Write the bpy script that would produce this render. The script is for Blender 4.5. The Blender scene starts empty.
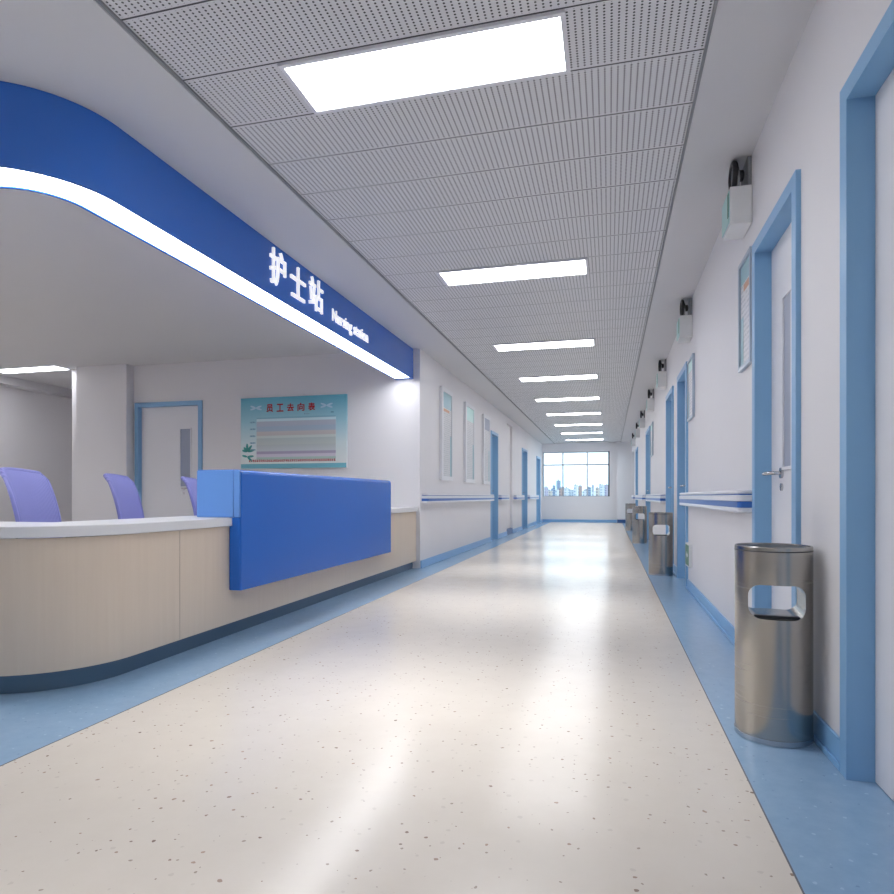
import bpy, bmesh, math, random
from mathutils import Vector, Matrix
random.seed(7)
PI = math.pi
C = bpy.context.scene.collection

# ------------------------------------------------------------------ materials
def mat(name, col, rough=0.5, metal=0.0, spec=None, coat=0.0, coat_rough=0.1, emit=None, estr=1.0, aniso=0.0):
    m = bpy.data.materials.new(name); m.use_nodes = True
    b = m.node_tree.nodes['Principled BSDF']
    b.inputs['Base Color'].default_value = (*col, 1)
    b.inputs['Roughness'].default_value = rough
    b.inputs['Metallic'].default_value = metal
    if spec is not None: b.inputs['Specular IOR Level'].default_value = spec
    b.inputs['Coat Weight'].default_value = coat
    b.inputs['Coat Roughness'].default_value = coat_rough
    if aniso: b.inputs['Anisotropic'].default_value = aniso
    if emit:
        b.inputs['Emission Color'].default_value = (*emit, 1)
        b.inputs['Emission Strength'].default_value = estr
    return m
class NT:
    """small node-graph helper"""
    def __init__(s, m): s.t = m.node_tree; s.b = s.t.nodes.get('Principled BSDF')
    def n(s, k, **kw):
        x = s.t.nodes.new(k)
        for a, v in kw.items(): setattr(x, a, v)
        return x
    def l(s, a, b): s.t.links.new(a, b)
    def put(s, sock, v):
        if isinstance(v, (int, float)): sock.default_value = v
        elif isinstance(v, tuple): sock.default_value = v if len(v) != 3 or sock.type == 'VECTOR' else (*v, 1)
        else: s.l(v, sock)
    def math(s, op, a, b=0.0, c=0.0):
        x = s.n('ShaderNodeMath', operation=op)
        for i, v in enumerate((a, b, c)): s.put(x.inputs[i], v)
        return x.outputs[0]
    def coord(s):
        sx = s.n('ShaderNodeSeparateXYZ'); tc = s.n('ShaderNodeTexCoord'); s.l(tc.outputs['Object'], sx.inputs[0])
        return tc.outputs['Object'], sx.outputs[0], sx.outputs[1], sx.outputs[2]
    def mix(s, f, a, b):
        x = s.n('ShaderNodeMix', data_type='RGBA')
        s.put(x.inputs[0], f); s.put(x.inputs[6], a); s.put(x.inputs[7], b)
        return x.outputs[2]
    def mapping(s, v, sc):
        x = s.n('ShaderNodeMapping'); s.l(v, x.inputs[0]); x.inputs['Scale'].default_value = sc
        return x.outputs[0]
    def noise(s, v, scale, detail=2.0, rough=0.5):
        x = s.n('ShaderNodeTexNoise'); s.l(v, x.inputs['Vector'])
        x.inputs['Scale'].default_value = scale; x.inputs['Detail'].default_value = detail; x.inputs['Roughness'].default_value = rough
        return x.outputs[0]
    def ramp(s, f, stops, interp='LINEAR'):
        x = s.n('ShaderNodeValToRGB'); s.put(x.inputs[0], f); cr = x.color_ramp; cr.interpolation = interp
        while len(cr.elements) < len(stops): cr.elements.new(0.5)
        for e, (p, c) in zip(cr.elements, stops): e.position = p; e.color = (*c, 1)
        return x.outputs[0]
    def bump(s, h, strength, dist=0.002):
        x = s.n('ShaderNodeBump'); x.inputs['Strength'].default_value = strength; x.inputs['Distance'].default_value = dist
        s.l(h, x.inputs['Height']); s.l(x.outputs[0], s.b.inputs['Normal'])

FLX0, FLX1 = -1.968, 0.4276          # beige field between two blue bands
TILE, TY0 = 0.37, 2.445

def m_wall():
    m = mat('painted_plaster', (.74, .73, .76), .55); g = NT(m); v, x, y, z = g.coord()
    g.l(g.mix(g.noise(v, 1.3, 3), (.73, .72, .75), (.76, .75, .775)), g.b.inputs['Base Color'])
    g.bump(g.noise(v, 140, 2), .05); return m
def m_ceiling():
    m = mat('ceiling_paint', (.66, .66, .69), .7); g = NT(m); v, x, y, z = g.coord()
    g.l(g.mix(g.noise(v, .9, 2), (.60, .60, .63), (.63, .63, .655)), g.b.inputs['Base Color']); return m
def m_perforated():
    m = mat('perforated_metal_tile', (.6, .6, .62), .45); g = NT(m); v, x, y, z = g.coord()
    px, py = .028, .0161
    fx = g.math('SUBTRACT', g.math('FRACT', g.math('DIVIDE', g.math('ADD', x, 10.0), px)), .5)
    fy = g.math('SUBTRACT', g.math('FRACT', g.math('DIVIDE', g.math('ADD', y, 10.0), py)), .5)
    dx = g.math('MULTIPLY', fx, px); dy = g.math('MULTIPLY', fy, py)
    r2 = g.math('ADD', g.math('MULTIPLY', dx, dx), g.math('MULTIPLY', dy, dy))
    hole = g.math('LESS_THAN', r2, .0047**2)
    ty = g.math('DIVIDE', g.math('SUBTRACT', y, TY0 - 40*TILE), TILE)
    d = g.math('ABSOLUTE', g.math('SUBTRACT', g.math('FRACT', g.math('ADD', ty, .5)), .5))
    joint = g.math('LESS_THAN', d, .011)
    near = g.math('LESS_THAN', d, .03)
    hole = g.math('MULTIPLY', hole, g.math('SUBTRACT', 1.0, near))
    dark = g.math('MAXIMUM', hole, joint)
    g.l(g.mix(dark, (.68, .68, .71), (.05, .05, .06)), g.b.inputs['Base Color'])
    return m
def m_floor():
    m = mat('speckled_vinyl_floor', (.7, .66, .6), .2, spec=.5); g = NT(m); v, x, y, z = g.coord()
    inside = g.math('MAXIMUM', g.math('MULTIPLY', g.math('GREATER_THAN', x, FLX0), g.math('LESS_THAN', x, FLX1)), g.math('LESS_THAN', x, -2.95))
    def chips(scale, keep, size, off):
        mp = g.n('ShaderNodeMapping'); g.l(v, mp.inputs[0]); mp.inputs['Location'].default_value = (off, off*.7, 0)
        nz = g.n('ShaderNodeTexNoise'); g.l(mp.outputs[0], nz.inputs['Vector']); nz.inputs['Scale'].default_value = 60
        va = g.n('ShaderNodeVectorMath', operation='MULTIPLY_ADD'); g.l(nz.outputs['Color'], va.inputs[0])
        va.inputs[1].default_value = (.012, .012, 0); g.l(mp.outputs[0], va.inputs[2])
        vo = g.n('ShaderNodeTexVoronoi'); vo.voronoi_dimensions = '2D'; g.l(va.outputs[0], vo.inputs['Vector']); vo.inputs['Scale'].default_value = scale
        sp = g.n('ShaderNodeSeparateColor'); g.l(vo.outputs['Color'], sp.inputs[0])
        a = g.math('LESS_THAN', vo.outputs['Distance'], g.math('MULTIPLY', sp.outputs[1], size*scale))
        return g.math('MULTIPLY', a, g.math('LESS_THAN', sp.outputs[0], keep)), sp.outputs[2]
    c1, h1 = chips(19, .24, .0060, 3.1)
    c2, h2 = chips(27, .2, .0045, 9.7)
    c3, h3 = chips(17, .35, .007, 17.3)
    mot = g.noise(v, 7, 5, .65)
    beige = g.mix(mot, (.63, .575, .51), (.69, .64, .575))
    beige = g.mix(g.math('MULTIPLY', c3, .45), beige, (.50, .45, .40))
    beige = g.mix(g.math('MULTIPLY', c2, .8), beige, (.30, .24, .20))
    beige = g.mix(g.math('MULTIPLY', c1, .9), beige, g.mix(h1, (.16, .11, .09), (.42, .30, .24)))
    mot2 = g.noise(v, 16, 5, .7)
    blue = g.mix(mot2, (.215, .355, .52), (.30, .445, .62))
    blue = g.mix(g.math('MULTIPLY', c3, .5), blue, (.42, .58, .75))
    blue = g.mix(g.math('MULTIPLY', c2, .5), blue, (.12, .22, .38))
    col = g.mix(inside, blue, beige)
    e0 = g.math('LESS_THAN', g.math('ABSOLUTE', g.math('SUBTRACT', x, FLX0)), .0035)
    e1 = g.math('LESS_THAN', g.math('ABSOLUTE', g.math('SUBTRACT', x, FLX1)), .0025)
    col = g.mix(g.math('MAXIMUM', e0, e1), col, (.16, .17, .19))
    g.l(col, g.b.inputs['Base Color'])
    g.l(g.math('ADD', g.math('MULTIPLY', mot, .06), .17), g.b.inputs['Roughness'])
    return m
def m_wood():
    m = mat('pale_wood_laminate', (.6, .5, .42), .35); g = NT(m); v, x, y, z = g.coord()
    n1 = g.noise(g.mapping(v, (40, 40, 1.2)), 1.0, 5, .6)
    n2 = g.noise(g.mapping(v, (4, 4, .15)), 1.0, 2)
    c = g.mix(n1, (.65, .54, .435), (.76, .655, .545))
    c = g.mix(g.math('MULTIPLY', n2, .5), c, (.70, .58, .46))
    g.l(c, g.b.inputs['Base Color']); return m
def m_chair():
    m = mat('periwinkle_mesh_fabric', (.22, .23, .55), .75); g = NT(m); v, x, y, z = g.coord()
    w = g.n('ShaderNodeTexWave'); w.bands_direction = 'Y'; g.l(v, w.inputs[0]); w.inputs['Scale'].default_value = 28; w.inputs['Distortion'].default_value = 1.0
    g.l(g.mix(w.outputs[1], (.22, .23, .56), (.32, .33, .70)), g.b.inputs['Base Color'])
    g.bump(w.outputs[1], .4, .003); return m
def m_sheet(name, tone):
    m = mat(name, (.75, .77, .8), .45); g = NT(m); v, x, y, z = g.coord()
    # v: local coords of the sheet, u in x/y, height in z measured from the sheet's bottom 0..1 (scaled by object)
    n = g.noise(g.mapping(v, (30, 30, 6)), 3.0, 3)
    ln = g.math('LESS_THAN', g.math('FRACT', g.math('MULTIPLY', z, 34.0)), .45)
    txt = g.math('MULTIPLY', ln, g.math('GREATER_THAN', n, .5))
    c = g.mix(g.math('MULTIPLY', txt, .55), (.66, .67, .70), (.30, .33, .38))
    g.l(c, g.b.inputs['Base Color']); return m
def m_board():
    m = mat('printed_teal_board', (.4, .7, .75), .35); g = NT(m); v, x, y, z = g.coord()
    c = g.ramp(g.math('DIVIDE', z, .95), [(0, (.80, .82, .80)), (.35, (.66, .78, .80)), (.65, (.36, .63, .72)), (1, (.12, .44, .58))])
    g.l(c, g.b.inputs['Base Color']); return m
def m_table():
    m = mat('printed_table_rows', (.6, .7, .75), .35); g = NT(m); v, x, y, z = g.coord()
    f = g.math('DIVIDE', z, .56)
    st = [(0, (.42, .60, .55)), (.05, (.46, .62, .57)), (.06, (.66, .64, .72)), (.12, (.66, .62, .72)), (.14, (.42, .38, .52)), (.19, (.44, .40, .54)),
          (.20, (.60, .65, .68)), (.34, (.52, .58, .58)), (.36, (.56, .62, .60)), (.50, (.50, .58, .58)), (.51, (.62, .69, .67)), (.56, (.62, .68, .66)),
          (.57, (.56, .54, .54)), (.66, (.60, .56, .57)), (.67, (.42, .52, .62)), (.78, (.40, .52, .64)), (.79, (.46, .52, .62)), (.9, (.50, .54, .63)),
          (.91, (.62, .80, .86)), (.96, (.62, .80, .86)), (.97, (.25, .50, .60)), (1, (.25, .50, .60))]
    g.l(g.ramp(f, st), g.b.inputs['Base Color']); return m
def m_print(name, paper, ink, pitch, z0):
    m = mat(name, paper, .4); g = NT(m); v, x, y, z = g.coord()
    f = g.math('FRACT', g.math('DIVIDE', g.math('ADD', x, 20.0), pitch))
    a = g.math('MULTIPLY', g.math('GREATER_THAN', f, .22), g.math('GREATER_THAN', g.noise(g.mapping(v, (120, 1, 160)), 1.0, 1), .42))
    gap = g.math('GREATER_THAN', g.noise(g.mapping(v, (6, 0, 0)), 1.0, 0), .36)
    g.l(g.mix(g.math('MULTIPLY', a, gap), paper, ink), g.b.inputs['Base Color']); return m
def m_steel():
    m = mat('brushed_stainless_steel', (.44, .425, .40), .22, metal=1.0, aniso=.5); g = NT(m); v, x, y, z = g.coord()
    g.l(g.math('ADD', g.math('MULTIPLY', g.noise(g.mapping(v, (2, 2, 260)), 1.0, 2), .12), .19), g.b.inputs['Roughness'])
    return m
def m_building(name, wall, win, sx, sz):
    m = mat(name, wall, .7); g = NT(m); v, x, y, z = g.coord()
    a = g.math('GREATER_THAN', g.math('FRACT', g.math('DIVIDE', g.math('ADD', x, 500.0), sx)), .45)
    b = g.math('GREATER_THAN', g.math('FRACT', g.math('DIVIDE', g.math('ADD', z, 500.0), sz)), .5)
    g.l(g.mix(g.math('MULTIPLY', a, b), wall, win), g.b.inputs['Base Color']); return m
def m_glass():
    m = bpy.data.materials.new('window_glass'); m.use_nodes = True; t = m.node_tree
    t.nodes.remove(t.nodes['Principled BSDF']); out = t.nodes['Material Output']
    tr = t.nodes.new('ShaderNodeBsdfTransparent'); tr.inputs[0].default_value = (.97, .985, .99, 1)
    gl = t.nodes.new('ShaderNodeBsdfGlossy'); gl.inputs['Roughness'].default_value = .02
    mx = t.nodes.new('ShaderNodeMixShader'); fr = t.nodes.new('ShaderNodeFresnel'); fr.inputs[0].default_value = 1.35
    t.links.new(fr.outputs[0], mx.inputs[0]); t.links.new(tr.outputs[0], mx.inputs[1]); t.links.new(gl.outputs[0], mx.inputs[2])
    t.links.new(mx.outputs[0], out.inputs[0]); return m

LAMP = 9.0
M = dict(
    wall=m_wall(), ceil=m_ceiling(), perf=m_perforated(), floor=m_floor(), wood=m_wood(), chair=m_chair(),
    casing=mat('blue_painted_casing', (.225, .43, .68), .38),
    base=mat('blue_baseboard', (.22, .44, .72), .35),
    leaf=mat('off_white_door_laminate', (.76, .76, .80), .4),
    kick=mat('dark_blue_grey_plinth', (.10, .165, .24), .2, metal=.35),
    top=mat('white_solid_surface', (.78, .78, .80), .3),
    blue=mat('glossy_royal_blue_acrylic', (.030, .155, .60), .14, coat=.1, coat_rough=.06),
    pblue=mat('glossy_mid_blue_acrylic', (.022, .15, .60), .24, spec=.3),
    lit_blue=mat('lit_blue_acrylic', (.14, .33, .76), .35),  # lighter blue: light on the screen's upper end painted into the colour
    navy=mat('navy_edge', (.03, .10, .28), .35),
    led=mat('led_diffuser', (.9, .9, .9), .5, emit=(.955, .97, 1), estr=LAMP),
    strip=mat('led_strip_diffuser', (.9, .9, .9), .5, emit=(.965, .98, 1), estr=9),
    lframe=mat('white_lamp_frame', (.75, .75, .8), .4),
    steel=m_steel(), chrome=mat('satin_chrome', (.55, .55, .57), .25, metal=1.0),
    black=mat('black_plastic', (.012, .012, .015), .35), dark=mat('dark_grey_plastic', (.06, .06, .065), .4),
    white=mat('white_plastic', (.75, .76, .77), .35), letter=mat('white_raised_letter', (.85, .85, .87), .35, coat=.2, emit=(1, 1, 1), estr=.45),
    rwhite=mat('white_vinyl_rail', (.76, .76, .80), .3), rblue=mat('blue_vinyl_stripe', (.05, .16, .50), .3),
    green=mat('green_sign_face', (.02, .19, .11), .35), teal=mat('pale_teal_sign_face', (.45, .72, .70), .3),
    vglass=mat('frosted_vision_glass', (.33, .37, .48), .45),
    alu=mat('white_aluminium_frame', (.74, .75, .79), .35), galu=mat('blue_grey_aluminium_frame', (.40, .48, .58), .3),
    sheet=m_sheet('printed_sheet', 0), thead=mat('teal_header', (.28, .50, .58), .3), orange=mat('orange_print', (.62, .33, .20), .4),
    board=m_board(), table=m_table(), red=mat('red_print', (.42, .015, .02), .4), teal2=mat('teal_leaf_print', (.06, .36, .33), .4), pale=mat('pale_print', (.50, .68, .80), .4),
    bteal=mat('teal_border_print', (.16, .47, .58), .35), ink=mat('blue_ink_print', (.12, .30, .40), .4),
    wframe=mat('grey_window_frame', (.42, .46, .52), .4), wdark=mat('dark_window_frame', (.06, .065, .08), .4), glass=m_glass(),
    seam=mat('dark_seam_line', (.36, .29, .23), .6), foot=m_print('red_footnote_print', (.74, .78, .76), (.40, .03, .05), .03, .0), rowp=m_print('blue_row_print', (.42, .62, .70), (.14, .33, .45), .03, .0),
    socket=mat('grey_socket', (.25, .26, .28), .4),
)

# ------------------------------------------------------------------ mesh helpers
class MB:
    def __init__(s): s.bm = bmesh.new()
    def box(s, x0, x1, y0, y1, z0, z1):
        x0, x1 = sorted((x0, x1)); y0, y1 = sorted((y0, y1)); z0, z1 = sorted((z0, z1))
        v = [s.bm.verts.new((x, y, z)) for z in (z0, z1) for y in (y0, y1) for x in (x0, x1)]
        for f in ((0, 2, 3, 1), (4, 5, 7, 6), (0, 1, 5, 4), (2, 6, 7, 3), (0, 4, 6, 2), (1, 3, 7, 5)): s.bm.faces.new([v[i] for i in f])
        return s
    def pbox(s, P, u0, u1, v0, v1, w0, w1):
        a = P(u0, v0, w0); b = P(u1, v1, w1); return s.box(a[0], b[0], a[1], b[1], a[2], b[2])
    def cyl(s, p0, p1, r0, r1=None, n=24, caps=True):
        p0 = Vector(p0); p1 = Vector(p1); r1 = r0 if r1 is None else r1
        d = (p1 - p0).normalized(); a = d.orthogonal().normalized(); b = d.cross(a)
        A = [s.bm.verts.new(p0 + r0*(math.cos(t)*a + math.sin(t)*b)) for t in [2*PI*i/n for i in range(n)]]
        B = [s.bm.verts.new(p1 + r1*(math.cos(t)*a + math.sin(t)*b)) for t in [2*PI*i/n for i in range(n)]]
        for i in range(n): s.bm.faces.new((A[i], A[(i+1) % n], B[(i+1) % n], B[i]))
        if caps: s.bm.faces.new(A[::-1]); s.bm.faces.new(B)
        return s
    def tube(s, pts, r, n=12):
        pts = [Vector(p) for p in pts]; rings = []
        up = None
        for i, p in enumerate(pts):
            d = (pts[min(i+1, len(pts)-1)] - pts[max(i-1, 0)]).normalized()
            a = d.orthogonal().normalized() if up is None else (up - d*up.dot(d)).normalized()
            up = a; b = d.cross(a); rr = r[i] if isinstance(r, (list, tuple)) else r
            rings.append([s.bm.verts.new(p + rr*(math.cos(2*PI*k/n)*a + math.sin(2*PI*k/n)*b)) for k in range(n)])
        for A, B in zip(rings, rings[1:]):
            for k in range(n): s.bm.faces.new((A[k], A[(k+1) % n], B[(k+1) % n], B[k]))
        s.bm.faces.new(rings[0][::-1]); s.bm.faces.new(rings[-1]); return s
    def lathe(s, prof, n=48, axis='Z', c=(0, 0, 0)):
        c = Vector(c); rings = []
        for r, h in prof:
            ring = []
            for k in range(n):
                a = 2*PI*k/n; p = (r*math.cos(a), r*math.sin(a), h) if axis == 'Z' else (h, r*math.cos(a), r*math.sin(a))
                ring.append(s.bm.verts.new(c + Vector(p)))
            rings.append(ring)
        for A, B in zip(rings, rings[1:]):
            for k in range(n): s.bm.faces.new((A[k], A[(k+1) % n], B[(k+1) % n], B[k]))
        s.bm.faces.new(rings[0][::-1]); s.bm.faces.new(rings[-1]); return s
    def sweep(s, path, prof, closed_prof=True):
        """path(off) -> plan points offset inwards by off ; prof = [(off, z)...]"""
        cols = [[s.bm.verts.new((p[0], p[1], z)) for p in path(o)] for o, z in prof]
        m = len(cols); n = len(cols[0])
        for i in range(m if closed_prof else m-1):
            A, B = cols[i], cols[(i+1) % m]
            for k in range(n-1): s.bm.faces.new((A[k], A[k+1], B[k+1], B[k]))
        if closed_prof:
            s.bm.faces.new([c[0] for c in cols]); s.bm.faces.new([c[-1] for c in cols][::-1])
        return s
    def poly(s, pts, P, v0, v1):
        """prism of a polygon (u,w) between depths v0, v1"""
        A = [s.bm.verts.new(P(u, v0, w)) for u, w in pts]; B = [s.bm.verts.new(P(u, v1, w)) for u, w in pts]; n = len(pts)
        s.bm.faces.new(A); s.bm.faces.new(B[::-1])
        for i in range(n): s.bm.faces.new((A[i], B[i], B[(i+1) % n], A[(i+1) % n]))
        return s
def build(mb, name, m, parent=None, origin=None, smooth=None, bevel=0.0, seg=2):
    """links ONE mesh object; vertices are given in world space, moved to the parent's (or own) origin"""
    bm = mb.bm; bmesh.ops.recalc_face_normals(bm, faces=bm.faces[:])
    o_w = Vector(parent['_o']) if parent is not None else Vector(origin or (0, 0, 0))
    if parent is not None and origin is not None: own = Vector(origin)
    else: own = o_w
    bmesh.ops.translate(bm, verts=bm.verts[:], vec=-own)
    me = bpy.data.meshes.new(name); bm.to_mesh(me); bm.free()
    me.materials.append(m)
    if smooth is not None:
        for p in me.polygons: p.use_smooth = True
        me.set_sharp_from_angle(angle=math.radians(smooth))
    ob = bpy.data.objects.new(name, me); C.objects.link(ob)
    if parent is not None: ob.parent = parent; ob.location = own - o_w
    else: ob.location = own
    ob['_o'] = tuple(own)
    if bevel:
        bv = ob.modifiers.new('bevel', 'BEVEL'); bv.width = bevel; bv.segments = seg; bv.limit_method = 'ANGLE'; bv.angle_limit = math.radians(40)
        if smooth is None:
            for p in me.polygons: p.use_smooth = True
            me.set_sharp_from_angle(angle=math.radians(50))
        bv.harden_normals = False
    return ob
def tag(o, label=None, cat=None, group=None, kind=None):
    if label: o['label'] = label
    if cat: o['category'] = cat
    if group: o['group'] = group
    if kind: o['kind'] = kind
    return o
def struct(o, label=None, cat=None): return tag(o, label, cat, None, 'structure')
def thing(name, loc, label, cat, group=None):
    o = bpy.data.objects.new(name, None); C.objects.link(o); o.location = loc; o['_o'] = tuple(loc)
    o.empty_display_size = .1
    return tag(o, label, cat, group)
def copy_thing(src, loc, label=None, group=None, rz=None):
    def rec(o, par):
        c = o.copy(); C.objects.link(c)
        if par is not None: c.parent = par
        for ch in [x for x in src_children[o.name]]: rec(ch, c)
        return c
    src_children = {}
    def walk(o):
        src_children[o.name] = list(o.children)
        for x in o.children: walk(x)
    walk(src)
    r = rec(src, None); r.location = loc; r['_o'] = tuple(loc)
    if rz is not None: r.rotation_euler.z = rz
    if label: r['label'] = label
    if group: r['group'] = group
    return r
def text_mesh(txt, size, extrude, offset, xs=1.0, ys=1.0, center=True):
    cu = bpy.data.curves.new('lettering_curve', 'FONT'); cu.body = txt; cu.size = size; cu.extrude = extrude; cu.offset = offset
    cu.resolution_u = 6
    o = bpy.data.objects.new('lettering_curve', cu); C.objects.link(o)
    bpy.context.view_layer.update()
    me = bpy.data.meshes.new_from_object(o.evaluated_get(bpy.context.evaluated_depsgraph_get()))
    bpy.data.objects.remove(o); bpy.data.curves.remove(cu)
    bm = bmesh.new(); bm.from_mesh(me); bpy.data.meshes.remove(me)
    return bm
def fit_text(txt, R, u0, u1, w0, w1, depth, bold=.02):
    """text scaled into the rectangle (u0..u1, w0..w1); R maps (u, out, w) to world"""
    bm = text_mesh(txt, 1.0, .5, bold)
    xs = [v.co.x for v in bm.verts]; ys = [v.co.y for v in bm.verts]
    x0, x1, y0, y1 = min(xs), max(xs), min(ys), max(ys)
    for v in bm.verts:
        u = u0 + (v.co.x-x0)/(x1-x0)*(u1-u0); w = w0 + (v.co.y-y0)/(y1-y0)*(w1-w0); d = (v.co.z+.5)*depth
        v.co = Vector(R(u, d, w))
    mb = MB(); mb.bm.free(); mb.bm = bm; return mb

# ------------------------------------------------------------------ room constants
XR, XL = 0.75, -2.291                 # corridor walls
YB = 7.55                             # back wall of the nurse station bay
YE = 22.4                             # far end wall
XW = -9.2; YN = -4.0                  # outer left wall, wall behind
H = 2.75; T = .2
PR = lambda u, v, w: (XR + v, u, w)   # right wall:  u along Y, v into the wall
PL = lambda u, v, w: (XL - v, u, w)   # left wall
PB = lambda u, v, w: (u, YB + v, w)   # station back wall
PE = lambda u, v, w: (u, YE + v, w)   # far end wall

def wall_mesh(mb, P, u0, u1, h, openings, t=T):
    u = u0
    for a, b, z0, z1 in sorted(openings):
        if a > u: mb.pbox(P, u, a, 0, t, 0, h)
        if z0 > 0: mb.pbox(P, a, b, 0, t, 0, z0)
        mb.pbox(P, a, b, 0, t, z1, h); u = b
    if u < u1: mb.pbox(P, u, u1, 0, t, 0, h)
    return mb

# doors: outer casing extents
RD = [(1.33, 2.313), (2.815, 3.617), (6.55, 7.42), (7.95, 8.85), (12.35, 13.6), (17.5, 18.7)]
LD = [(12.4, 13.2), (17.05, 18.15), (20.6, 21.7)]
BD = [(-6.50, -5.41)]
op = lambda L, zt=2.22: [(a+.03, b-.03, 0, zt-.03) for a, b in L]

floor = build(MB().box(XW-T, XR+T, YN-T, YE+T, -.1, 0), 'floor', M['floor']); struct(floor)
SW = (20.1, 22.15, .12, 2.35)
struct(build(wall_mesh(MB(), PR, YN, YE, H+.1, op(RD) + [SW]), 'wall_right', M['wall']))
ALC = (14.45, 15.35)
wl = MB(); wall_mesh(wl, PL, YB+T, YE, H+.1, sorted(op(LD) + [(ALC[0], ALC[1], 0, 2.6)]))
wl.box(XL-T+.02, XL-.06, ALC[0], ALC[1], 0, 2.6)
struct(build(wl, 'wall_left', M['wall']))
wb = MB(); wall_mesh(wb, PB, -7.4, XL, H+.1, op(BD))
wb.box(-7.6, -7.4, YB, 9.5, 0, H+.1)
struct(build(wb, 'wall_station', M['wall']))
struct(build(MB().box(-7.38, -6.53, 7.41, YB, 0, H), 'wall_pier', M['wall']))
struct(build(MB().box(XW-T, XW, YN, 9.5, 0, H+.1), 'wall_west', M['wall']))
struct(build(MB().box(XW-T, -7.4, 9.5, 9.7, 0, H+.1), 'wall_bay', M['wall']))
struct(build(MB().box(XW-T, XR+T, YN-T, YN, 0, H+.1), 'wall_rear', M['wall']))
WU0, WU1, WZ0, WZ1 = -2.268, .02, .9, 2.46
struct(build(wall_mesh(MB(), PE, XL-T, XR+T, H+.1, [(WU0, WU1, WZ0, WZ1)]), 'wall_far', M['wall']))
struct(build(MB().box(.27, XR, YE-.12, YE, 0, H), 'wall_far_pier', M['wall']))
# ceiling: plain soffits either side of the perforated field, plus the station ceiling
PX0, PX1 = -1.863, .396
struct(build(MB().box(XL-T, PX0, YN, YE, H, H+.1).box(PX1, XR, YN, YE, H, H+.1).box(XW, XL-T, YN, 9.5, H, H+.1), 'ceiling', M['ceil']))
struct(build(MB().box(PX0, PX1, YN, YE, H+.018, H+.1), 'ceiling', M['perf']))
struct(build(MB().box(XW, XW+.22, YN, 9.5, H-.12, H), 'trim_1', M['ceil']))
# thin shadow gap angle along both edges of the perforated field
struct(build(MB().box(PX0, PX0+.012, YN, YE, H+.006, H+.018), 'trim_2', M['socket']))
struct(build(MB().box(PX1-.012, PX1, YN, YE, H+.006, H+.018), 'trim_3', M['socket']))

# baseboards (run between the door casings)
def baseboard(name, P, u0, u1, gaps, mm='base', h=.095):
    mb = MB(); u = u0
    segs = []
    for a, b in sorted(gaps):
        if a > u: segs.append((u, a))
        u = b
    if u < u1: segs.append((u, u1))
    for a, b in segs:
        mb.pbox(P, a, b, -.012, 0, 0, h); mb.pbox(P, a, b, -.022, -.012, 0, .022)
    return struct(build(mb, name, M[mm], bevel=.003))
baseboard('baseboard_right', PR, YN, YE-.12, RD)
baseboard('baseboard_left', PL, YB+.02, YE, LD + [ALC])
baseboard('baseboard_station', PB, -6.52, -2.95, BD)
baseboard('baseboard_far', PE, XL+.02, .26, [])
struct(build(MB().box(.27, XR-.02, YE-.135, YE-.12, 0, .11), 'trim_4', M['navy']))
struct(build(MB().box(XL-.058, XL+.004, ALC[0]+.004, ALC[1]-.004, 0, .13), 'trim_5', M['navy']))

# ------------------------------------------------------------------ doors
def door(n, P, u0, u1, depth=.08, handle_at='hi', zt=2.22, vo=(.262, .40), ho=.21):
    c = P((u0+u1)/2, depth, 0)
    lf = MB().pbox(P, u0+.062, u1-.062, depth-.02, depth+.02, .004, zt-.062)
    d = build(lf, 'door_%d' % n, M['leaf'], origin=c); struct(d)
    fr = MB()
    fr.pbox(P, u0, u0+.031, -.02, 0, 0, zt); fr.pbox(P, u1-.031, u1, -.02, 0, 0, zt); fr.pbox(P, u0+.031, u1-.031, -.02, 0, zt-.031, zt)
    fr.pbox(P, u0+.031, u0+.06, -.02, depth+.03, 0, zt-.031); fr.pbox(P, u1-.06, u1-.031, -.02, depth+.03, 0, zt-.031)
    fr.pbox(P, u0+.06, u1-.06, -.02, depth+.03, zt-.06, zt-.031)
    build(fr, 'door_frame', M['casing'], d)
    hi = handle_at == 'hi'; ue = u1-.06 if hi else u0+.06; s = -1 if hi else 1
    f = depth-.02
    if vo:
        a, b = sorted((ue+s*vo[0], ue+s*vo[1])); vp = MB().pbox(P, a, b, f-.004, f, 1.04, 1.84)
        vg = build(vp, 'vision_panel', M['vglass'], d)
        vf = MB()
        for (x0, x1, y0, y1) in ((a-.015, a, 1.025, 1.855), (b, b+.015, 1.025, 1.855), (a, b, 1.025, 1.04), (a, b, 1.84, 1.855)):
            vf.pbox(P, x0, x1, f-.012, f, y0, y1)
        build(vf, 'panel_frame', M['leaf'], vg)
    hu = ue+s*ho
    h = MB().cyl(P(hu, f, 1.013), P(hu, f-.01, 1.013), .026)
    h.tube([P(hu, f-.01, 1.013), P(hu, f-.04, 1.013), P(hu-s*.015, f-.055, 1.013), P(hu-s*.12, f-.055, 1.013)], .009)
    build(h, 'handle', M['chrome'], d, smooth=40)
    k = MB().cyl(P(hu, f, .945), P(hu, f-.008, .945), .018); k.pbox(P, hu-.003, hu+.003, f-.0095, f-.008, .93, .955)
    build(k, 'keyhole', M['chrome'], d, smooth=40)
    return d
for i, (a, b) in enumerate(RD): door(i+1, PR, a, b, handle_at='lo' if i == 0 else 'hi')
for i, (a, b) in enumerate(LD): door(i+1+len(RD), PL, a, b, depth=.13)
door(1+len(RD)+len(LD), PB, *BD[0], depth=.07, vo=(.165, .325), ho=.28)

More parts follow.
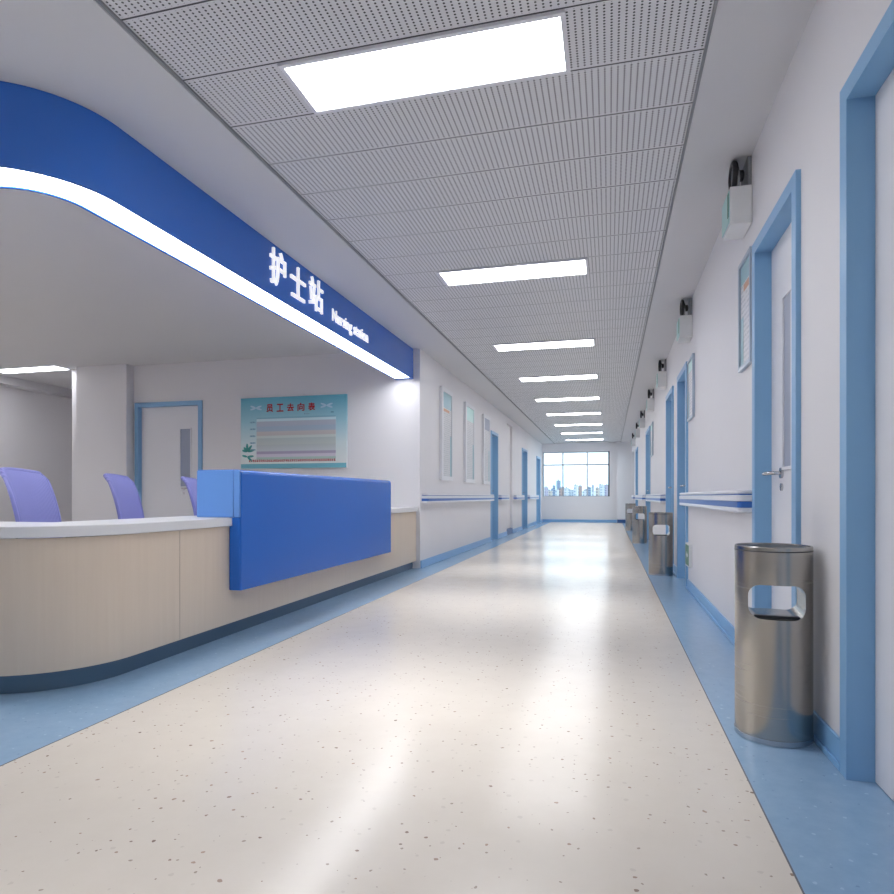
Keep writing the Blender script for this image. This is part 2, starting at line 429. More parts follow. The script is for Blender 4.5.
# ------------------------------------------------------------------ end window and the city
def window():
    c = PE((WU0+WU1)/2, .1, WZ0)
    fr = MB(); w = .035
    fr.pbox(PE, WU0, WU0+w, .06, .12, WZ0, WZ1).pbox(PE, WU0+w, WU1-w, .06, .12, WZ0, WZ0+w*.6).pbox(PE, WU0+w, WU1-w, .06, .12, WZ1-w, WZ1)
    r = build(fr, 'window_1', M['wframe'], origin=c); struct(r)
    build(MB().pbox(PE, WU1-.05, WU1, .0, .12, WZ0, WZ1), 'window_jamb', M['wdark'], r)
    us = [WU0+w, -1.57, -.735, WU1-.05]
    for u in us[1:3]: build(MB().pbox(PE, u-.022, u+.022, .07, .11, WZ0+w*.6, WZ1-w), 'mullion', M['wframe'], r)
    mb = MB()
    for a, b in zip(us, us[1:]):
        a2 = a+(.022 if a != us[0] else 0); b2 = b-(.022 if b != us[-1] else 0)
        mb.pbox(PE, a2, b2, .07, .11, 1.985, 2.03)
    build(mb, 'transom', M['wframe'], r)
    for a, b in zip(us, us[1:]):
        a2 = a+(.022 if a != us[0] else 0); b2 = b-(.022 if b != us[-1] else 0)
        build(MB().pbox(PE, a2, b2, .088, .092, WZ0+.02, 1.985), 'pane', M['glass'], r)
        build(MB().pbox(PE, a2, b2, .088, .092, 2.03, WZ1-w), 'pane', M['glass'], r)
window()
def side_window():
    a, b, z0, z1 = SW; w = .05; c = PR((a+b)/2, .1, z0)
    fr = MB().pbox(PR, a, a+w, .08, .14, z0, z1).pbox(PR, b-w, b, .08, .14, z0, z1).pbox(PR, a+w, b-w, .08, .14, z0, z0+w).pbox(PR, a+w, b-w, .08, .14, z1-w, z1)
    r = build(fr, 'window_2', M['wframe'], origin=c); struct(r)
    m = (a+b)/2; build(MB().pbox(PR, m-.02, m+.02, .09, .13, z0+w, z1-w), 'mullion', M['wframe'], r)
    build(MB().pbox(PR, a+w, m-.02, .108, .112, z0+w, z1-w), 'pane', M['glass'], r)
    build(MB().pbox(PR, m+.02, b-w, .108, .112, z0+w, z1-w), 'pane', M['glass'], r)
side_window()

struct(build(MB().box(-900, 500, 60, 2600, -30.5, -30), 'ground', mat('city_ground', (.35, .38, .35), .9)))
bcol = [((.48, .53, .60), (.22, .28, .38)), ((.58, .52, .48), (.30, .28, .32)), ((.66, .67, .70), (.34, .42, .52)),
        ((.30, .36, .48), (.14, .20, .30)), ((.42, .30, .28), (.20, .18, .22)), ((.46, .42, .52), (.24, .22, .34))]
bm_ = [m_building('building_facade', a, b, 3.2+.4*i, 3.1) for i, (a, b) in enumerate(bcol)]
roofm = mat('grey_roof', (.4, .42, .46), .8)
def px2X(px, Y):       # where a sight line through image column px meets depth Y
    t = (px-447)/630; return Y*(.9685*t-.249)/(.9685+.249*t)
blds = []
rnd = random.Random(3)
def bld(px0, px1, Y, elev, k, dep=None, tower=False):
    Y = Y*3.6
    x0, x1 = px2X(px0, Y), px2X(px1, Y); top = .9 + elev*Y/652
    dep = dep or (x1-x0)*.9+4
    c = ((x0+x1)/2, Y, -30)
    return (c, x0, x1, Y, Y+dep, top, k, tower)
spec = []
# far, bluish towers
spec += [bld(546, 549.5, 420, 7, 0), bld(551, 554.5, 430, 8, 3), bld(556.3, 560.3, 400, 16, 3, tower=True), bld(561, 564, 410, 9.5, 3),
         bld(566, 570, 440, 7.5, 0), bld(572, 576, 430, 6.5, 0), bld(579, 581.5, 420, 11, 2, tower=True), bld(584, 588, 440, 7, 0),
         bld(591.5, 594, 410, 11.5, 0), bld(595.3, 598, 420, 8.5, 3), bld(599, 601, 400, 12.5, 0, tower=True), bld(603, 606, 430, 11, 0)]
# nearer pale blocks
xs = 541
ks = [2, 5, 1, 3, 2, 4, 2, 0, 2, 4, 2, 3, 2, 1, 2, 5]
i = 0
while xs < 609:
    w = rnd.uniform(2.8, 5.4); spec.append(bld(xs, xs+w*.86, 170+(i % 4)*22, rnd.uniform(5.0, 12.0), ks[i % 16])); xs += w; i += 1
words = ['pale blue-grey', 'beige', 'white', 'dark blue', 'brown', 'lilac-grey']
for j, (c, x0, x1, y0, y1, top, k, tw) in enumerate(spec):
    far = y0 > 1300
    order = sum(1 for s in spec if (s[3] > 1300) == far and s[0][0]/s[3] < c[0]/y0)
    ordw = ['first','second','third','fourth','fifth','sixth','seventh','eighth','ninth','tenth','eleventh','twelfth','thirteenth','fourteenth','fifteenth','sixteenth','seventeenth','eighteenth','nineteenth','twentieth'][order]
    t = thing('building', c, '%s %s outside the window, %s from left in the %s row' % (words[k], 'tower' if tw else 'city block', ordw, 'distant' if far else 'nearer'), 'building', 'city buildings outside the end window')
    build(MB().box(x0, x1, y0, y1, -30, top), 'facade', bm_[k], t)
    rf = MB().box(x0-.2, x1+.2, y0-.2, y1+.2, top, top+.35)
    rf.box(x0+(x1-x0)*.3, x0+(x1-x0)*.6, y0+1, y0+3.5, top+.35, top+1.6 if not tw else top+3)
    build(rf, 'roof', roofm, t)

# ------------------------------------------------------------------ ceiling lights
BEAM = 5.5
ks = [-14, -7, 0, 7, 14, 20, 26, 32, 38, 44, 50]
lx0, lx1 = -1.385, -.163
def make_light(loc, w, l, label, group, m=None, beam=True):
    t = thing('ceiling_light', loc, label, 'ceiling light', group)
    x, y, z = loc
    fr = MB(); b = .02; z0 = z-.012
    fr.box(x-w/2, x+w/2, y-l/2, y-l/2+b, z0, z).box(x-w/2, x+w/2, y+l/2-b, y+l/2, z0, z).box(x-w/2, x-w/2+b, y-l/2+b, y+l/2-b, z0, z).box(x+w/2-b, x+w/2, y-l/2+b, y+l/2-b, z0, z)
    build(fr, 'frame', M['lframe'], t)
    build(MB().box(x-w/2+b, x+w/2-b, y-l/2+b, y+l/2-b, z0+.004, z), 'diffuser', m or M['led'], t)
    # the downward beam of the louvred LED panel
    if not beam: return t
    la = bpy.data.lights.new('led_beam', 'AREA'); la.shape = 'RECTANGLE'; la.size = w-2*b; la.size_y = l-2*b; la.energy = BEAM; la.spread = math.radians(58); la.color = (1, .985, .965)
    lo = bpy.data.objects.new('led_beam', la); C.objects.link(lo); lo.parent = t; lo.location = (0, 0, -.0085)
    return t
place = {0: 'nearest of the row, largest in view', 1: 'second nearest of the row', 2: 'third nearest of the row', 3: 'fourth nearest of the row', 4: 'fifth nearest of the row',
         5: 'sixth of the row from the camera', 6: 'seventh of the row from the camera', 7: 'last but one before the window wall', 8: 'last one before the end window'}
src = None
for i, k in enumerate(ks):
    j = i-2
    lab = 'rectangular LED panel in the perforated corridor ceiling, ' + (place[j] if j >= 0 else ['behind the camera, farthest back', 'just behind the camera'][i])
    loc = ((lx0+lx1)/2, TY0 + k*TILE + TILE/2, H+.018)
    if src is None: src = make_light(loc, lx1-lx0, TILE-.012, lab, 'corridor ceiling lights')
    else: copy_thing(src, loc, lab)
make_light((-8.16, 7.36, H), 1.2, .30, 'white LED panel in the plain ceiling left of the station pier', None, beam=False)
make_light((-4.4, 0.6, H), 1.2, .36, 'added LED fill panel in the lobby ceiling left of the camera, outside the frame', None)  # unseen lobby lamp, added to brighten the dark station
make_light((-6.9, 0.6, H), 1.2, .36, 'added LED fill panel in the lobby ceiling far left of the camera, outside the frame', None)  # second unseen lobby lamp, added for the same brightening
make_light((-7.4, 2.9, H), 1.2, .36, 'added LED fill panel in the station ceiling beyond the left edge of view', None)  # unseen lamp over the station, added to lift its dim interior
make_light((-8.0, 4.9, H), 1.2, .36, 'added LED fill panel in the station ceiling farther left, outside the frame', None)  # also unseen and added, fills the station from farther left

# ------------------------------------------------------------------ curved plan of the nurse station
def path_factory(x_face, y_end, x_left, r=.5, yc=2.7, n=20):
    cx = x_face - r
    def path(off):
        pts = [(x_face-off, y_end)]
        for i in range(n+1):
            a = (PI/2)*i/n; rr = r-off
            pts.append((cx + rr*math.cos(a), yc - rr*math.sin(a)))
        pts.append((x_left, yc-r+off)); return pts
    return path
# blue canopy above the desk
cp = path_factory(-2.378, YB-.003, XW+.23, yc=2.65)
cpl = path_factory(-2.378, YB-.10, XW+.26, yc=2.65)
can = thing('station_canopy', (-2.37, YB, 2.37), 'curved glossy royal blue canopy over the nurse station desk, white light strip underneath', 'canopy')
build(MB().sweep(cp, [(0, 2.372), (0, H-.001), (.018, H-.001), (.018, 2.372)]), 'fascia', M['blue'], can, smooth=30)
build(MB().sweep(cp, [(.205, 2.368), (.205, H-.001), (.222, H-.001), (.222, 2.368)]), 'inner_trim', M['pblue'], can, smooth=30)
build(MB().sweep(cpl, [(.0185, 2.374), (.0185, 2.386), (.2045, 2.386), (.2045, 2.374)]), 'light_diffuser', M['strip'], can, smooth=30)
build(MB().box(-2.378-.2045, -2.378-.0185, YB-.099, YB-.003, 2.372, 2.40), 'end_cap', M['blue'], can)
RF = lambda u, d, w: (-2.378 + .001 + d, u, w)
for ch, a, b, w0, w1 in (('护', 4.085, 4.31, 2.45, 2.715), ('士', 4.39, 4.63, 2.45, 2.70), ('站', 4.70, 4.95, 2.45, 2.715)):
    build(fit_text(ch, RF, a, b, w0, w1, .016, .007), 'lettering', M['letter'], can)
build(fit_text('Nursing station', RF, 5.15, 6.0, 2.425, 2.565, .010, .012), 'lettering', M['letter'], can)

# desk
dp = path_factory(-2.34, YB-.004, -5.2)
desk = thing('reception_desk', (-2.34, 5.0, 0), 'long curved nurse station desk with pale wood front, white worktop and dark plinth', 'reception desk')
build(MB().sweep(dp, [(0, .092), (0, .708), (.03, .708), (.03, .092)]), 'front_panel', M['wood'], desk, smooth=30)
build(MB().sweep(dp, [(.045, 0), (.045, .092), (.065, .092), (.065, 0)]), 'plinth', M['kick'], desk, smooth=30)
dtop = path_factory(-2.315, YB-.004, -5.2, r=.52)
build(MB().sweep(dtop, [(0, .712), (0, .765), (.50, .765), (.50, .712)]), 'worktop', M['top'], desk, smooth=30, bevel=.004)
# thin vertical seams on the curved front
for y in (3.06,):
    build(MB().box(-2.3402, -2.339, y-.001, y+.001, .095, .706), 'seam', M['seam'], desk)

# blue privacy screen clipped over the desk front
sc = thing('privacy_screen', (-2.4, 4.95, .3), 'glossy blue privacy screen with rounded top hung over the front of the nurse desk', 'screen')
Y0, Y1 = 3.53, 6.377
mb = MB(); prof = [(-2.338, .302), (-2.262, .302), (-2.258, .306)]
xF, xB, zt, r = -2.258, -2.573, 1.071, .035
for i in range(9):
    a = (PI/2)*i/8; prof.append((xF - r + r*math.cos(a), zt - r + r*math.sin(a)))
prof += [(xB, zt), (xB, .767), (-2.338+.024, .767), (-2.338+.024, .71), (-2.338, .71)]
A = [mb.bm.verts.new((x, Y0+.014, z)) for x, z in prof]; B = [mb.bm.verts.new((x, Y1, z)) for x, z in prof]; n = len(prof)
mb.bm.faces.new(A); mb.bm.faces.new(B[::-1])
for i in range(n): mb.bm.faces.new((A[i], A[(i+1) % n], B[(i+1) % n], B[i]))
build(mb, 'panel', M['pblue'], sc, smooth=35, bevel=.003)
build(MB().box(xB, -2.338+.03, Y0, Y0+.013, .767, zt-.004), 'end_panel', M['lit_blue'], sc, bevel=.004)
build(MB().box(-2.336, xF-.004, Y0, Y0+.013, .304, .766), 'edge_panel', M['pblue'], sc, bevel=.004)
build(MB().box(-2.306, xF-.004, Y0, Y0+.013, .768, zt-.004), 'end_trim', M['lit_blue'], sc, bevel=.004)

# ------------------------------------------------------------------ office chairs
def make_chair(loc, label):
    x, y, z = loc
    t = thing('office_chair', loc, label, 'chair', 'office chairs behind the nurse desk')
    # back: a leaning, curved mesh panel facing +X
    def P(s, h, off=0):              # s in -1..1 along Y ; h 0..1
        w = .235 + .01*math.sin(PI*h) - (.02 if h > .9 else 0)*(h-.9)*10
        lean = -.21 - .10*h - .02*(max(0, h-.85)/.15)**2
        bow = .045*s*s + .03*math.sin(PI*h)
        return Vector((x + lean + bow + off, y + s*w, z + .50 + .553*h - .012*s*s*(h > .95)))
    mb = MB(); NS, NH = 12, 16
    F = [[mb.bm.verts.new(P(-1+2*i/NS, j/NH)) for i in range(NS+1)] for j in range(NH+1)]
    G = [[mb.bm.verts.new(P(-1+2*i/NS, j/NH, -.022)) for i in range(NS+1)] for j in range(NH+1)]
    for j in range(NH):
        for i in range(NS):
            mb.bm.faces.new((F[j][i], F[j][i+1], F[j+1][i+1], F[j+1][i])); mb.bm.faces.new((G[j][i], G[j+1][i], G[j+1][i+1], G[j][i+1]))
    for i in range(NS):
        mb.bm.faces.new((F[0][i], G[0][i], G[0][i+1], F[0][i+1])); mb.bm.faces.new((F[NH][i], F[NH][i+1], G[NH][i+1], G[NH][i]))
    for j in range(NH):
        mb.bm.faces.new((F[j][0], F[j+1][0], G[j+1][0], G[j][0])); mb.bm.faces.new((F[j][NS], G[j][NS], G[j+1][NS], F[j+1][NS]))
    build(mb, 'backrest', M['chair'], t, smooth=45)
    # piping round the back
    pts = [P(-1, j/10, -.011) for j in range(11)] + [P(-1+2*i/10, 1, -.011) for i in range(1, 11)] + [P(1, 1-j/10, -.011) for j in range(1, 11)]
    build(MB().tube(pts, .014, 10), 'back_frame', M['chair'], t, smooth=60)
    st = MB().box(x-.25, x+.24, y-.24, y+.24, z+.43, z+.50); build(st, 'seat', M['chair'], t, bevel=.03, seg=4)
    build(MB().tube([(x-.1, y, z+.425), (x-.27, y, z+.40), (x-.31, y, z+.50), (x-.30, y, z+.70)], .018), 'back_support', M['black'], t, smooth=60)
    build(MB().cyl((x, y, z+.10), (x, y, z+.30), .03).cyl((x, y, z+.30), (x, y, z+.43), .018), 'gas_lift', M['black'], t, smooth=40)
    bs = MB().cyl((x, y, z+.07), (x, y, z+.12), .045)
    for k in range(5):
        a = 2*PI*k/5+.3; bs.tube([(x+.03*math.cos(a), y+.03*math.sin(a), z+.10), (x+.29*math.cos(a), y+.29*math.sin(a), z+.07)], [.022, .014])
    build(bs, 'star_base', M['black'], t, smooth=60)
    for k in range(5):
        a = 2*PI*k/5+.3; cx, cy = x+.29*math.cos(a), y+.29*math.sin(a)
        build(MB().cyl((cx-.02*math.sin(a), cy+.02*math.cos(a), z+.028), (cx+.02*math.sin(a), cy-.02*math.cos(a), z+.028), .028), 'caster', M['black'], t, smooth=40)
    for s in (-1, 1):
        build(MB().tube([(x-.05, y+s*.24, z+.44), (x-.05, y+s*.29, z+.46), (x-.05, y+s*.29, z+.64)], .013).box(x-.16, x+.10, y+s*.29-.028, y+s*.29+.028, z+.64, z+.665), 'armrest', M['black'], t, smooth=50)
    return t
ch0 = make_chair((-3.02, 3.03, 0), 'purple-blue mesh office chair behind the desk, leftmost of the three')
ch0.rotation_euler.z = math.radians(24)
copy_thing(ch0, (-3.20, 3.96, 0), 'purple-blue mesh office chair behind the desk, in front of the station door', rz=math.radians(24))
copy_thing(ch0, (-3.12, 4.68, 0), 'purple-blue mesh office chair mostly hidden behind the blue privacy screen', rz=math.radians(24))

# ------------------------------------------------------------------ notice board
bd = thing('notice_board', (-4.03, YB, 1.27), 'wide teal notice board with red title and striped table on the station back wall', 'notice board')
bx0, bx1, bz0, bz1 = -4.80, -3.265, 1.268, 2.217
ob = build(MB().box(bx0, bx1, YB-.03, YB-.0005, bz0, bz1), 'panel', M['board'], bd, origin=(bx0, YB, bz0), bevel=.003)
fb = YB-.03
build(MB().box(bx0+.24, bx1-.15, fb-.003, fb, 1.39, 1.95), 'table_print', M['table'], bd, origin=(bx0, YB, 1.39))
build(MB().box(bx0+.005, bx1-.005, fb-.002, fb, bz0+.004, bz0+.065), 'lower_border', M['bteal'], bd)
RB = lambda u, d, w: (u, fb-.0005-d, w)
for i, ch in enumerate('员工去向表'):
    uc = bx0 + .435 + .152*i
    build(fit_text(ch, RB, uc-.05, uc+.05, 2.02, 2.125, .003, .025), 'lettering', M['red'], bd)
build(MB().box(bx0+.12, bx1-.15, fb-.002, fb, 1.358, 1.390), 'footnote_print', M['foot'], bd)
for k in range(5):
    build(MB().box(bx0+.14, bx0+.222, fb-.002, fb, 1.88-k*.092, 1.90-k*.092), 'row_print', M['rowp'], bd)
build(MB().box(bx0+.93, bx0+1.01, fb-.002, fb, 1.975, 1.988), 'date_print', M['rowp'], bd)
build(MB().box(bx1-.22, bx1-.18, fb-.002, fb, 1.985, 2.0), 'date_print', M['ink'], bd)
def petal(mb, cu, cw, l, w, a):
    pts = []
    for i in range(10):
        t = 2*PI*i/10; p = (l*.5*(1+math.cos(t)), w*.5*math.sin(t)); pts.append((cu+p[0]*math.cos(a)-p[1]*math.sin(a), cw+p[0]*math.sin(a)+p[1]*math.cos(a)))
    mb.poly(pts, lambda u, v, w_: (u, fb-v, w_), 0, .002)
lm = MB()
for a in (.2, .9, 1.6, 2.3, 2.9): petal(lm, bx0+.10, 1.50, .11 if a not in (2.9, 2.3) else .08, .035, a)
for a in (.1, 2.9, -.7): petal(lm, bx0+.10, 1.43, .10 if a < 2 else .08, .03, a)
build(lm, 'leaf_print', M['teal2'], bd)
for cu in (bx0+.23, bx1-.28):
    pm = MB()
    for a in (.3, 2.8, -.3, 3.4): petal(pm, cu, 2.08, .09, .025, a)
    build(pm, 'bird_print', M['pale'], bd)

# ------------------------------------------------------------------ framed posters
def poster(P, u0, u1, z0, z1, label, group, fm, head='thead', name='framed_poster', proud=.045):
    proud = .022 if fm == 'galu' else proud
    c = P((u0+u1)/2, 0, z0); t = thing(name, c, label, 'poster', group); b = .022 if fm == 'galu' else .06
    fr = MB()
    fr.pbox(P, u0, u0+b, -proud, -.001, z0, z1).pbox(P, u1-b, u1, -proud, -.001, z0, z1).pbox(P, u0+b, u1-b, -proud, -.001, z0, z0+b).pbox(P, u0+b, u1-b, -proud, -.001, z1-b, z1)
    build(fr, 'frame', M[fm], t)
    build(MB().pbox(P, u0+b, u1-b, -proud+.012, -.001, z0+b, z1-b), 'sheet', M['sheet'], t)
    hz = z1-b-(z1-z0)*.17
    build(MB().pbox(P, u0+b+.004, u1-b-.004, -proud+.0105, -proud+.0119, hz, z1-b-.003), 'header_print', M[head], t)
    if head == 'thead': build(MB().pbox(P, u0+b+.05, u0+b+(u1-u0)*.6, -proud+.0105, -proud+.0119, hz-.05, hz-.012), 'title_print', M['orange'], t)
    build(MB().pbox(P, u1-b-.07, u1-b-.004, -proud+.0105, -proud+.0119, z0+b+.003, z0+b+(z1-z0)*.45), 'side_print', M['thead'], t)
    return t
poster(PL, 8.48, 9.10, 1.13, 2.44, 'tall white framed poster with teal header on the left wall, nearest to the nurse station', 'tall framed posters on the left wall', 'alu')
poster(PL, 9.98, 10.68, 1.13, 2.44, 'tall white framed poster on the left wall, middle one of three', 'tall framed posters on the left wall', 'alu', head='teal')
poster(PL, 11.50, 12.15, 1.13, 2.44, 'tall white framed poster on the left wall, beside the first blue left door', 'tall framed posters on the left wall', 'alu', head='vglass')
poster(PR, 3.66, 3.98, 1.62, 2.236, 'blue-grey framed poster on the right wall above the end of the nearest handrail', 'framed posters on the right wall', 'galu')
poster(PR, 6.05, 6.47, 1.62, 2.19, 'grey framed poster on the right wall beside the third blue door casing', 'framed posters on the right wall', 'galu', head='teal')
poster(PR, 11.5, 12.1, 1.62, 2.2, 'small distant grey framed poster far along the right wall', 'framed posters on the right wall', 'galu', head='teal')

# ------------------------------------------------------------------ handrails
def rail(P, u0, u1, label):
    c = P((u0+u1)/2, 0, .87); t = thing('handrail', c, label, 'handrail', 'wall handrails with blue stripes')
    dep = .088; r = .03
    def outline(off):
        d = dep-off; a0, a1 = u0+off, u1-off; pts = [(a0, 0)]
        for i in range(7):
            a = (PI/2)*i/6; pts.append((a0+r-r*math.cos(a), -(d-r+r*math.sin(a))))
        for i in range(7):
            a = (PI/2)*(1-i/6); pts.append((a1-r+r*math.cos(a), -(d-r+r*math.sin(a))))
        pts.append((a1, 0)); return pts
    def band(name, prof, m):
        mb = MB(); n = len(outline(0))
        cols = [[mb.bm.verts.new(P(u, v if v < 0 else -.0015, z)) for u, v in outline(o)] for o, z in prof]
        for A, B in zip(cols, cols[1:]):
            for k in range(n-1): mb.bm.faces.new((A[k], A[k+1], B[k+1], B[k]))
        mb.bm.faces.new(cols[0]); mb.bm.faces.new(cols[-1][::-1])
        for k in (0, n-1): pass
        mb.bm.faces.new([cc[0] for cc in cols] + [cc[-1] for cc in cols][::-1])
        build(mb, name, m, t, smooth=50)
    band('grab_rail', [(.012, .914), (.002, .918), (.0, .924), (.004, .931), (.014, .935)], M['rwhite'])
    band('groove', [(.010, .907), (.010, .914)], M['rblue'])
    band('bumper', [(.008, .873), (0, .876), (0, .902), (.006, .907)], M['rwhite'])
    band('stripe', [(.001, .840), (.001, .873)], M['rblue'])
    band('lower_bumper', [(.014, .812), (.002, .817), (0, .836), (.003, .840)], M['rwhite'])
    return t
rail(PR, 3.625, 6.53, 'white handrail with blue stripes on the right wall behind the largest steel bin')
rail(PR, 8.88, 12.3, 'white handrail with blue stripes on the right wall above the second steel bin')
rail(PR, 13.65, 17.4, 'white handrail with blue stripes far along the right wall above the distant bins')
rail(PR, 18.75, 20.05, 'white handrail with blue stripes on the right wall, nearest the window wall')
rail(PL, 7.62, 12.37, 'white handrail with blue stripes on the left wall below the three tall posters')
rail(PL, 13.23, 14.30, 'short white handrail with blue stripes on the left wall just past the first left door')
rail(PL, 15.5, 17.0, 'white handrail with blue stripes on the left wall before the second left door')
rail(PL, 18.2, 20.55, 'white handrail with blue stripes on the left wall, farthest one before the window')

# ------------------------------------------------------------------ emergency lights
def make_em(loc, label):
    x, y, z = loc                      # x,y,z: near bottom corner on the wall
    t = thing('emergency_light', loc, label, 'emergency light', 'emergency lights high on the right wall')
    z1 = z+.21
    mb = MB().box(x-.113, x-.001, y, y+.235, z+.004, z1)
    build(mb, 'housing', M['white'], t, bevel=.006)
    build(MB().box(x-.118, x-.1135, y+.012, y+.223, z+.02, z1-.02), 'sign_panel', M['teal'], t)
    build(MB().box(x-.120, x-.1185, y+.012, y+.04, z+.05, z1-.03), 'green_edge', M['green'], t)
    lc = (x-.072, y+.07, z1+.083)
    # round head facing the corridor: ring, recessed lens, hub behind
    def ring(R_, r_, cx):
        m2 = MB(); n, k = 32, 10; vs = [[m2.bm.verts.new((cx + r_*math.sin(2*PI*b/k), lc[1]+(R_+r_*math.cos(2*PI*b/k))*math.cos(2*PI*a/n), lc[2]+(R_+r_*math.cos(2*PI*b/k))*math.sin(2*PI*a/n))) for b in range(k)] for a in range(n)]
        for a in range(n):
            for b in range(k): m2.bm.faces.new((vs[a][b], vs[(a+1) % n][b], vs[(a+1) % n][(b+1) % k], vs[a][(b+1) % k]))
        return m2
    hd = build(MB().lathe([(.066, -.012), (.066, .0), (.05, .010), (.030, .016), (.030, .036), (.018, .042)], 32, 'X', lc), 'lamp_head', M['black'], t, smooth=35)
    build(ring(.066, .015, lc[0]-.012), 'bezel', M['black'], hd, smooth=80)
    build(MB().lathe([(.05, -.016), (.048, -.0125)], 32, 'X', lc), 'lens', M['dark'], hd, smooth=35)
    br = MB().box(x-.10, x-.004, lc[1]+.028, lc[1]+.05, z1-.001, z1+.012)
    for s in (-1, 1): br.tube([(lc[0]+.004, lc[1]+s*.055, z1-.001), (lc[0]+.004, lc[1]+s*.07, z1+.04), (lc[0]+.004, lc[1]+s*.06, lc[2])], .006, 8)
    build(br, 'bracket', M['socket'], t, smooth=40)
    build(MB().box(x-.02, x-.001, y+.02, y+.2, z1+.001, H-.002), 'back_plate', M['socket'], t)
    return t
ew = ['nearest and largest', 'second nearest', 'third nearest', 'fourth nearest',
      'fifth counting from the camera', 'sixth counting from the camera', 'farthest and smallest']
e0 = None
for i, y in enumerate((3.70, 6.22, 8.93, 11.35, 14.15, 16.4, 19.1)):
    lab = 'white emergency light with black round lamp on the right wall, ' + ew[i]
    if e0 is None: e0 = make_em((XR, y, 2.375), lab)
    else: copy_thing(e0, (XR, y, 2.375), lab)

# low evacuation sign
ls = thing('wall_sign', (XR, 6.24, .235), 'small low green evacuation sign in a white frame near the floor beside the blue door', 'sign')
build(MB().box(XR-.03, XR-.001, 6.24, 6.50, .235, .455), 'frame', M['white'], ls, bevel=.003)
build(MB().box(XR-.033, XR-.0302, 6.255, 6.485, .25, .44), 'sign_face', M['green'], ls)
mk = MB().box(XR-.0345, XR-.0332, 6.30, 6.36, .33, .36).poly([(6.36, .31), (6.36, .38), (6.42, .345)], lambda u, v, w: (XR-.0332-v, u, w), 0, .0013)
build(mk, 'arrow', M['white'], ls)

# ------------------------------------------------------------------ steel bins
def bool_diff(a, b):
    md = a.modifiers.new('b', 'BOOLEAN'); md.object = b; md.operation = 'DIFFERENCE'; md.solver = 'EXACT'
    bpy.context.view_layer.update()
    me = bpy.data.meshes.new_from_object(a.evaluated_get(bpy.context.evaluated_depsgraph_get()))
    a.modifiers.clear(); old = a.data; a.data = me; bpy.data.meshes.remove(old)
    bme = b.data; bpy.data.objects.remove(b); bpy.data.meshes.remove(bme)
def rrect(mb, w, h, r, y0, y1, zc, n=8):
    pts = []
    for cx, cz, a0 in ((w/2-r, h/2-r, 0), (-w/2+r, h/2-r, PI/2), (-w/2+r, -h/2+r, PI), (w/2-r, -h/2+r, 1.5*PI)):
        for i in range(n+1):
            a = a0+PI/2*i/n; pts.append((cx+r*math.cos(a), zc+cz+r*math.sin(a)))
    return mb.poly(pts, lambda u, v, w_: (u, v, w_), y0, y1)
def make_bin(loc, label, rz):
    t = thing('litter_bin', (0, 0, 0), label, 'litter bin', 'steel litter bins along the right wall'); R_ = .132
    body = build(MB().lathe([(R_, .022), (R_, .713), (R_-.002, .716), (R_-.008, .716), (R_-.010, .700)], 72), 'body', M['steel'], t, smooth=30)
    cut = build(rrect(MB(), .188, .124, .042, -.3, .3, .517), 'cut', M['steel'])
    bool_diff(body, cut)
    for p in body.data.polygons: p.use_smooth = True
    body.data.set_sharp_from_angle(angle=math.radians(30))
    build(MB().lathe([(R_-.0105, .7005), (R_-.0105, .712), (R_-.02, .711), (.03, .703)], 40), 'ash_tray', M['black'], t, smooth=30)
    # dark liner sitting inside the slot
    build(rrect(MB(), .150, .010, .004, -.106, -.085, .4615, 4), 'slot_floor', M['black'], t, smooth=30)
    build(MB().lathe([(R_-.006, .0), (R_+.0015, .003), (R_+.0015, .022), (R_-.004, .024)], 72), 'base_ring', M['chrome'], t, smooth=30)
    build(MB().lathe([(R_-.001, .697), (R_+.0012, .698), (R_+.0012, .701), (R_-.001, .702)], 72), 'rim_band', M['dark'], t, smooth=30)
    t.location = loc; t['_o'] = tuple(loc); t.rotation_euler.z = rz
    return t
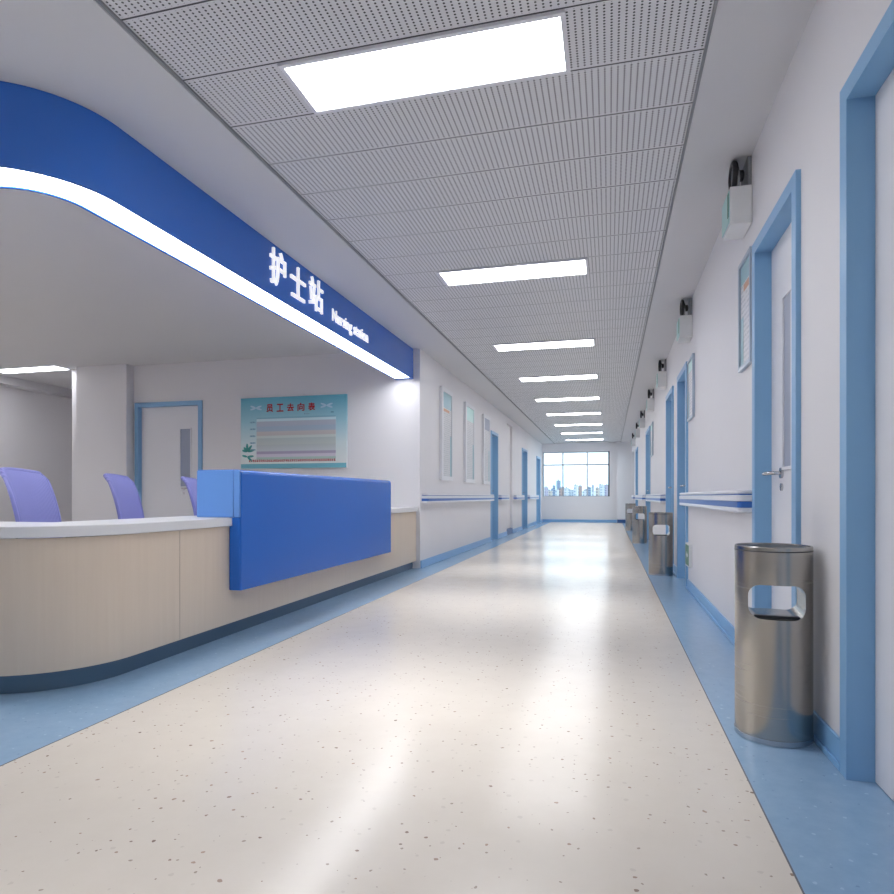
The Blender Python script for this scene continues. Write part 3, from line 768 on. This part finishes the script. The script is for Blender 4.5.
b0 = make_bin((.600, 2.612, 0), 'large brushed steel cylinder litter bin on the blue floor band, nearest the camera', -.10)
copy_thing(b0, (.575, 7.62, 0), 'brushed steel litter bin below the second handrail, second nearest of the four bins', rz=0)
copy_thing(b0, (.565, 12.55, 0), 'distant steel litter bin, third from the camera, overlapping the farthest bin', rz=0)
copy_thing(b0, (.545, 17.1, 0), 'farthest and smallest steel litter bin near the end of the corridor', rz=0)

# ------------------------------------------------------------------ world, camera
w = bpy.data.worlds.new('sky'); bpy.context.scene.world = w; w.use_nodes = True
nt = w.node_tree; bg = nt.nodes['Background']
tc = nt.nodes.new('ShaderNodeTexCoord'); mp = nt.nodes.new('ShaderNodeMapping'); mp.inputs['Scale'].default_value = (3, 3, 9)
nz = nt.nodes.new('ShaderNodeTexNoise'); nz.inputs['Scale'].default_value = 1.5; nz.inputs['Detail'].default_value = 4
rp = nt.nodes.new('ShaderNodeValToRGB'); rp.color_ramp.elements[0].position = .42; rp.color_ramp.elements[0].color = (.45, .76, 1, 1); rp.color_ramp.elements[1].position = .62; rp.color_ramp.elements[1].color = (.95, .98, 1, 1)
nt.links.new(tc.outputs['Generated'], mp.inputs[0]); nt.links.new(mp.outputs[0], nz.inputs['Vector']); nt.links.new(nz.outputs[0], rp.inputs[0]); nt.links.new(rp.outputs[0], bg.inputs[0])
bg.inputs[1].default_value = 1.8

cam = bpy.data.cameras.new('camera'); co = bpy.data.objects.new('camera', cam); C.objects.link(co)
cam.sensor_width = 36; cam.sensor_fit = 'HORIZONTAL'; cam.lens = 36*630/894
co.location = (0, 0, .9); co.rotation_euler = (PI/2, 0, math.atan(162/630))
cam.shift_y = (496.4-447)/894; cam.clip_start = .05; cam.clip_end = 6000
s = bpy.context.scene; s.camera = co
s.view_settings.view_transform = 'Standard'; s.view_settings.look = 'None'; s.view_settings.gamma = 1; s.view_settings.use_curve_mapping = False
s.view_settings.exposure = 0.4
s.cycles.max_bounces = 10; s.cycles.diffuse_bounces = 6; s.cycles.glossy_bounces = 5
for o in bpy.data.objects:
    if '_o' in o: del o['_o']
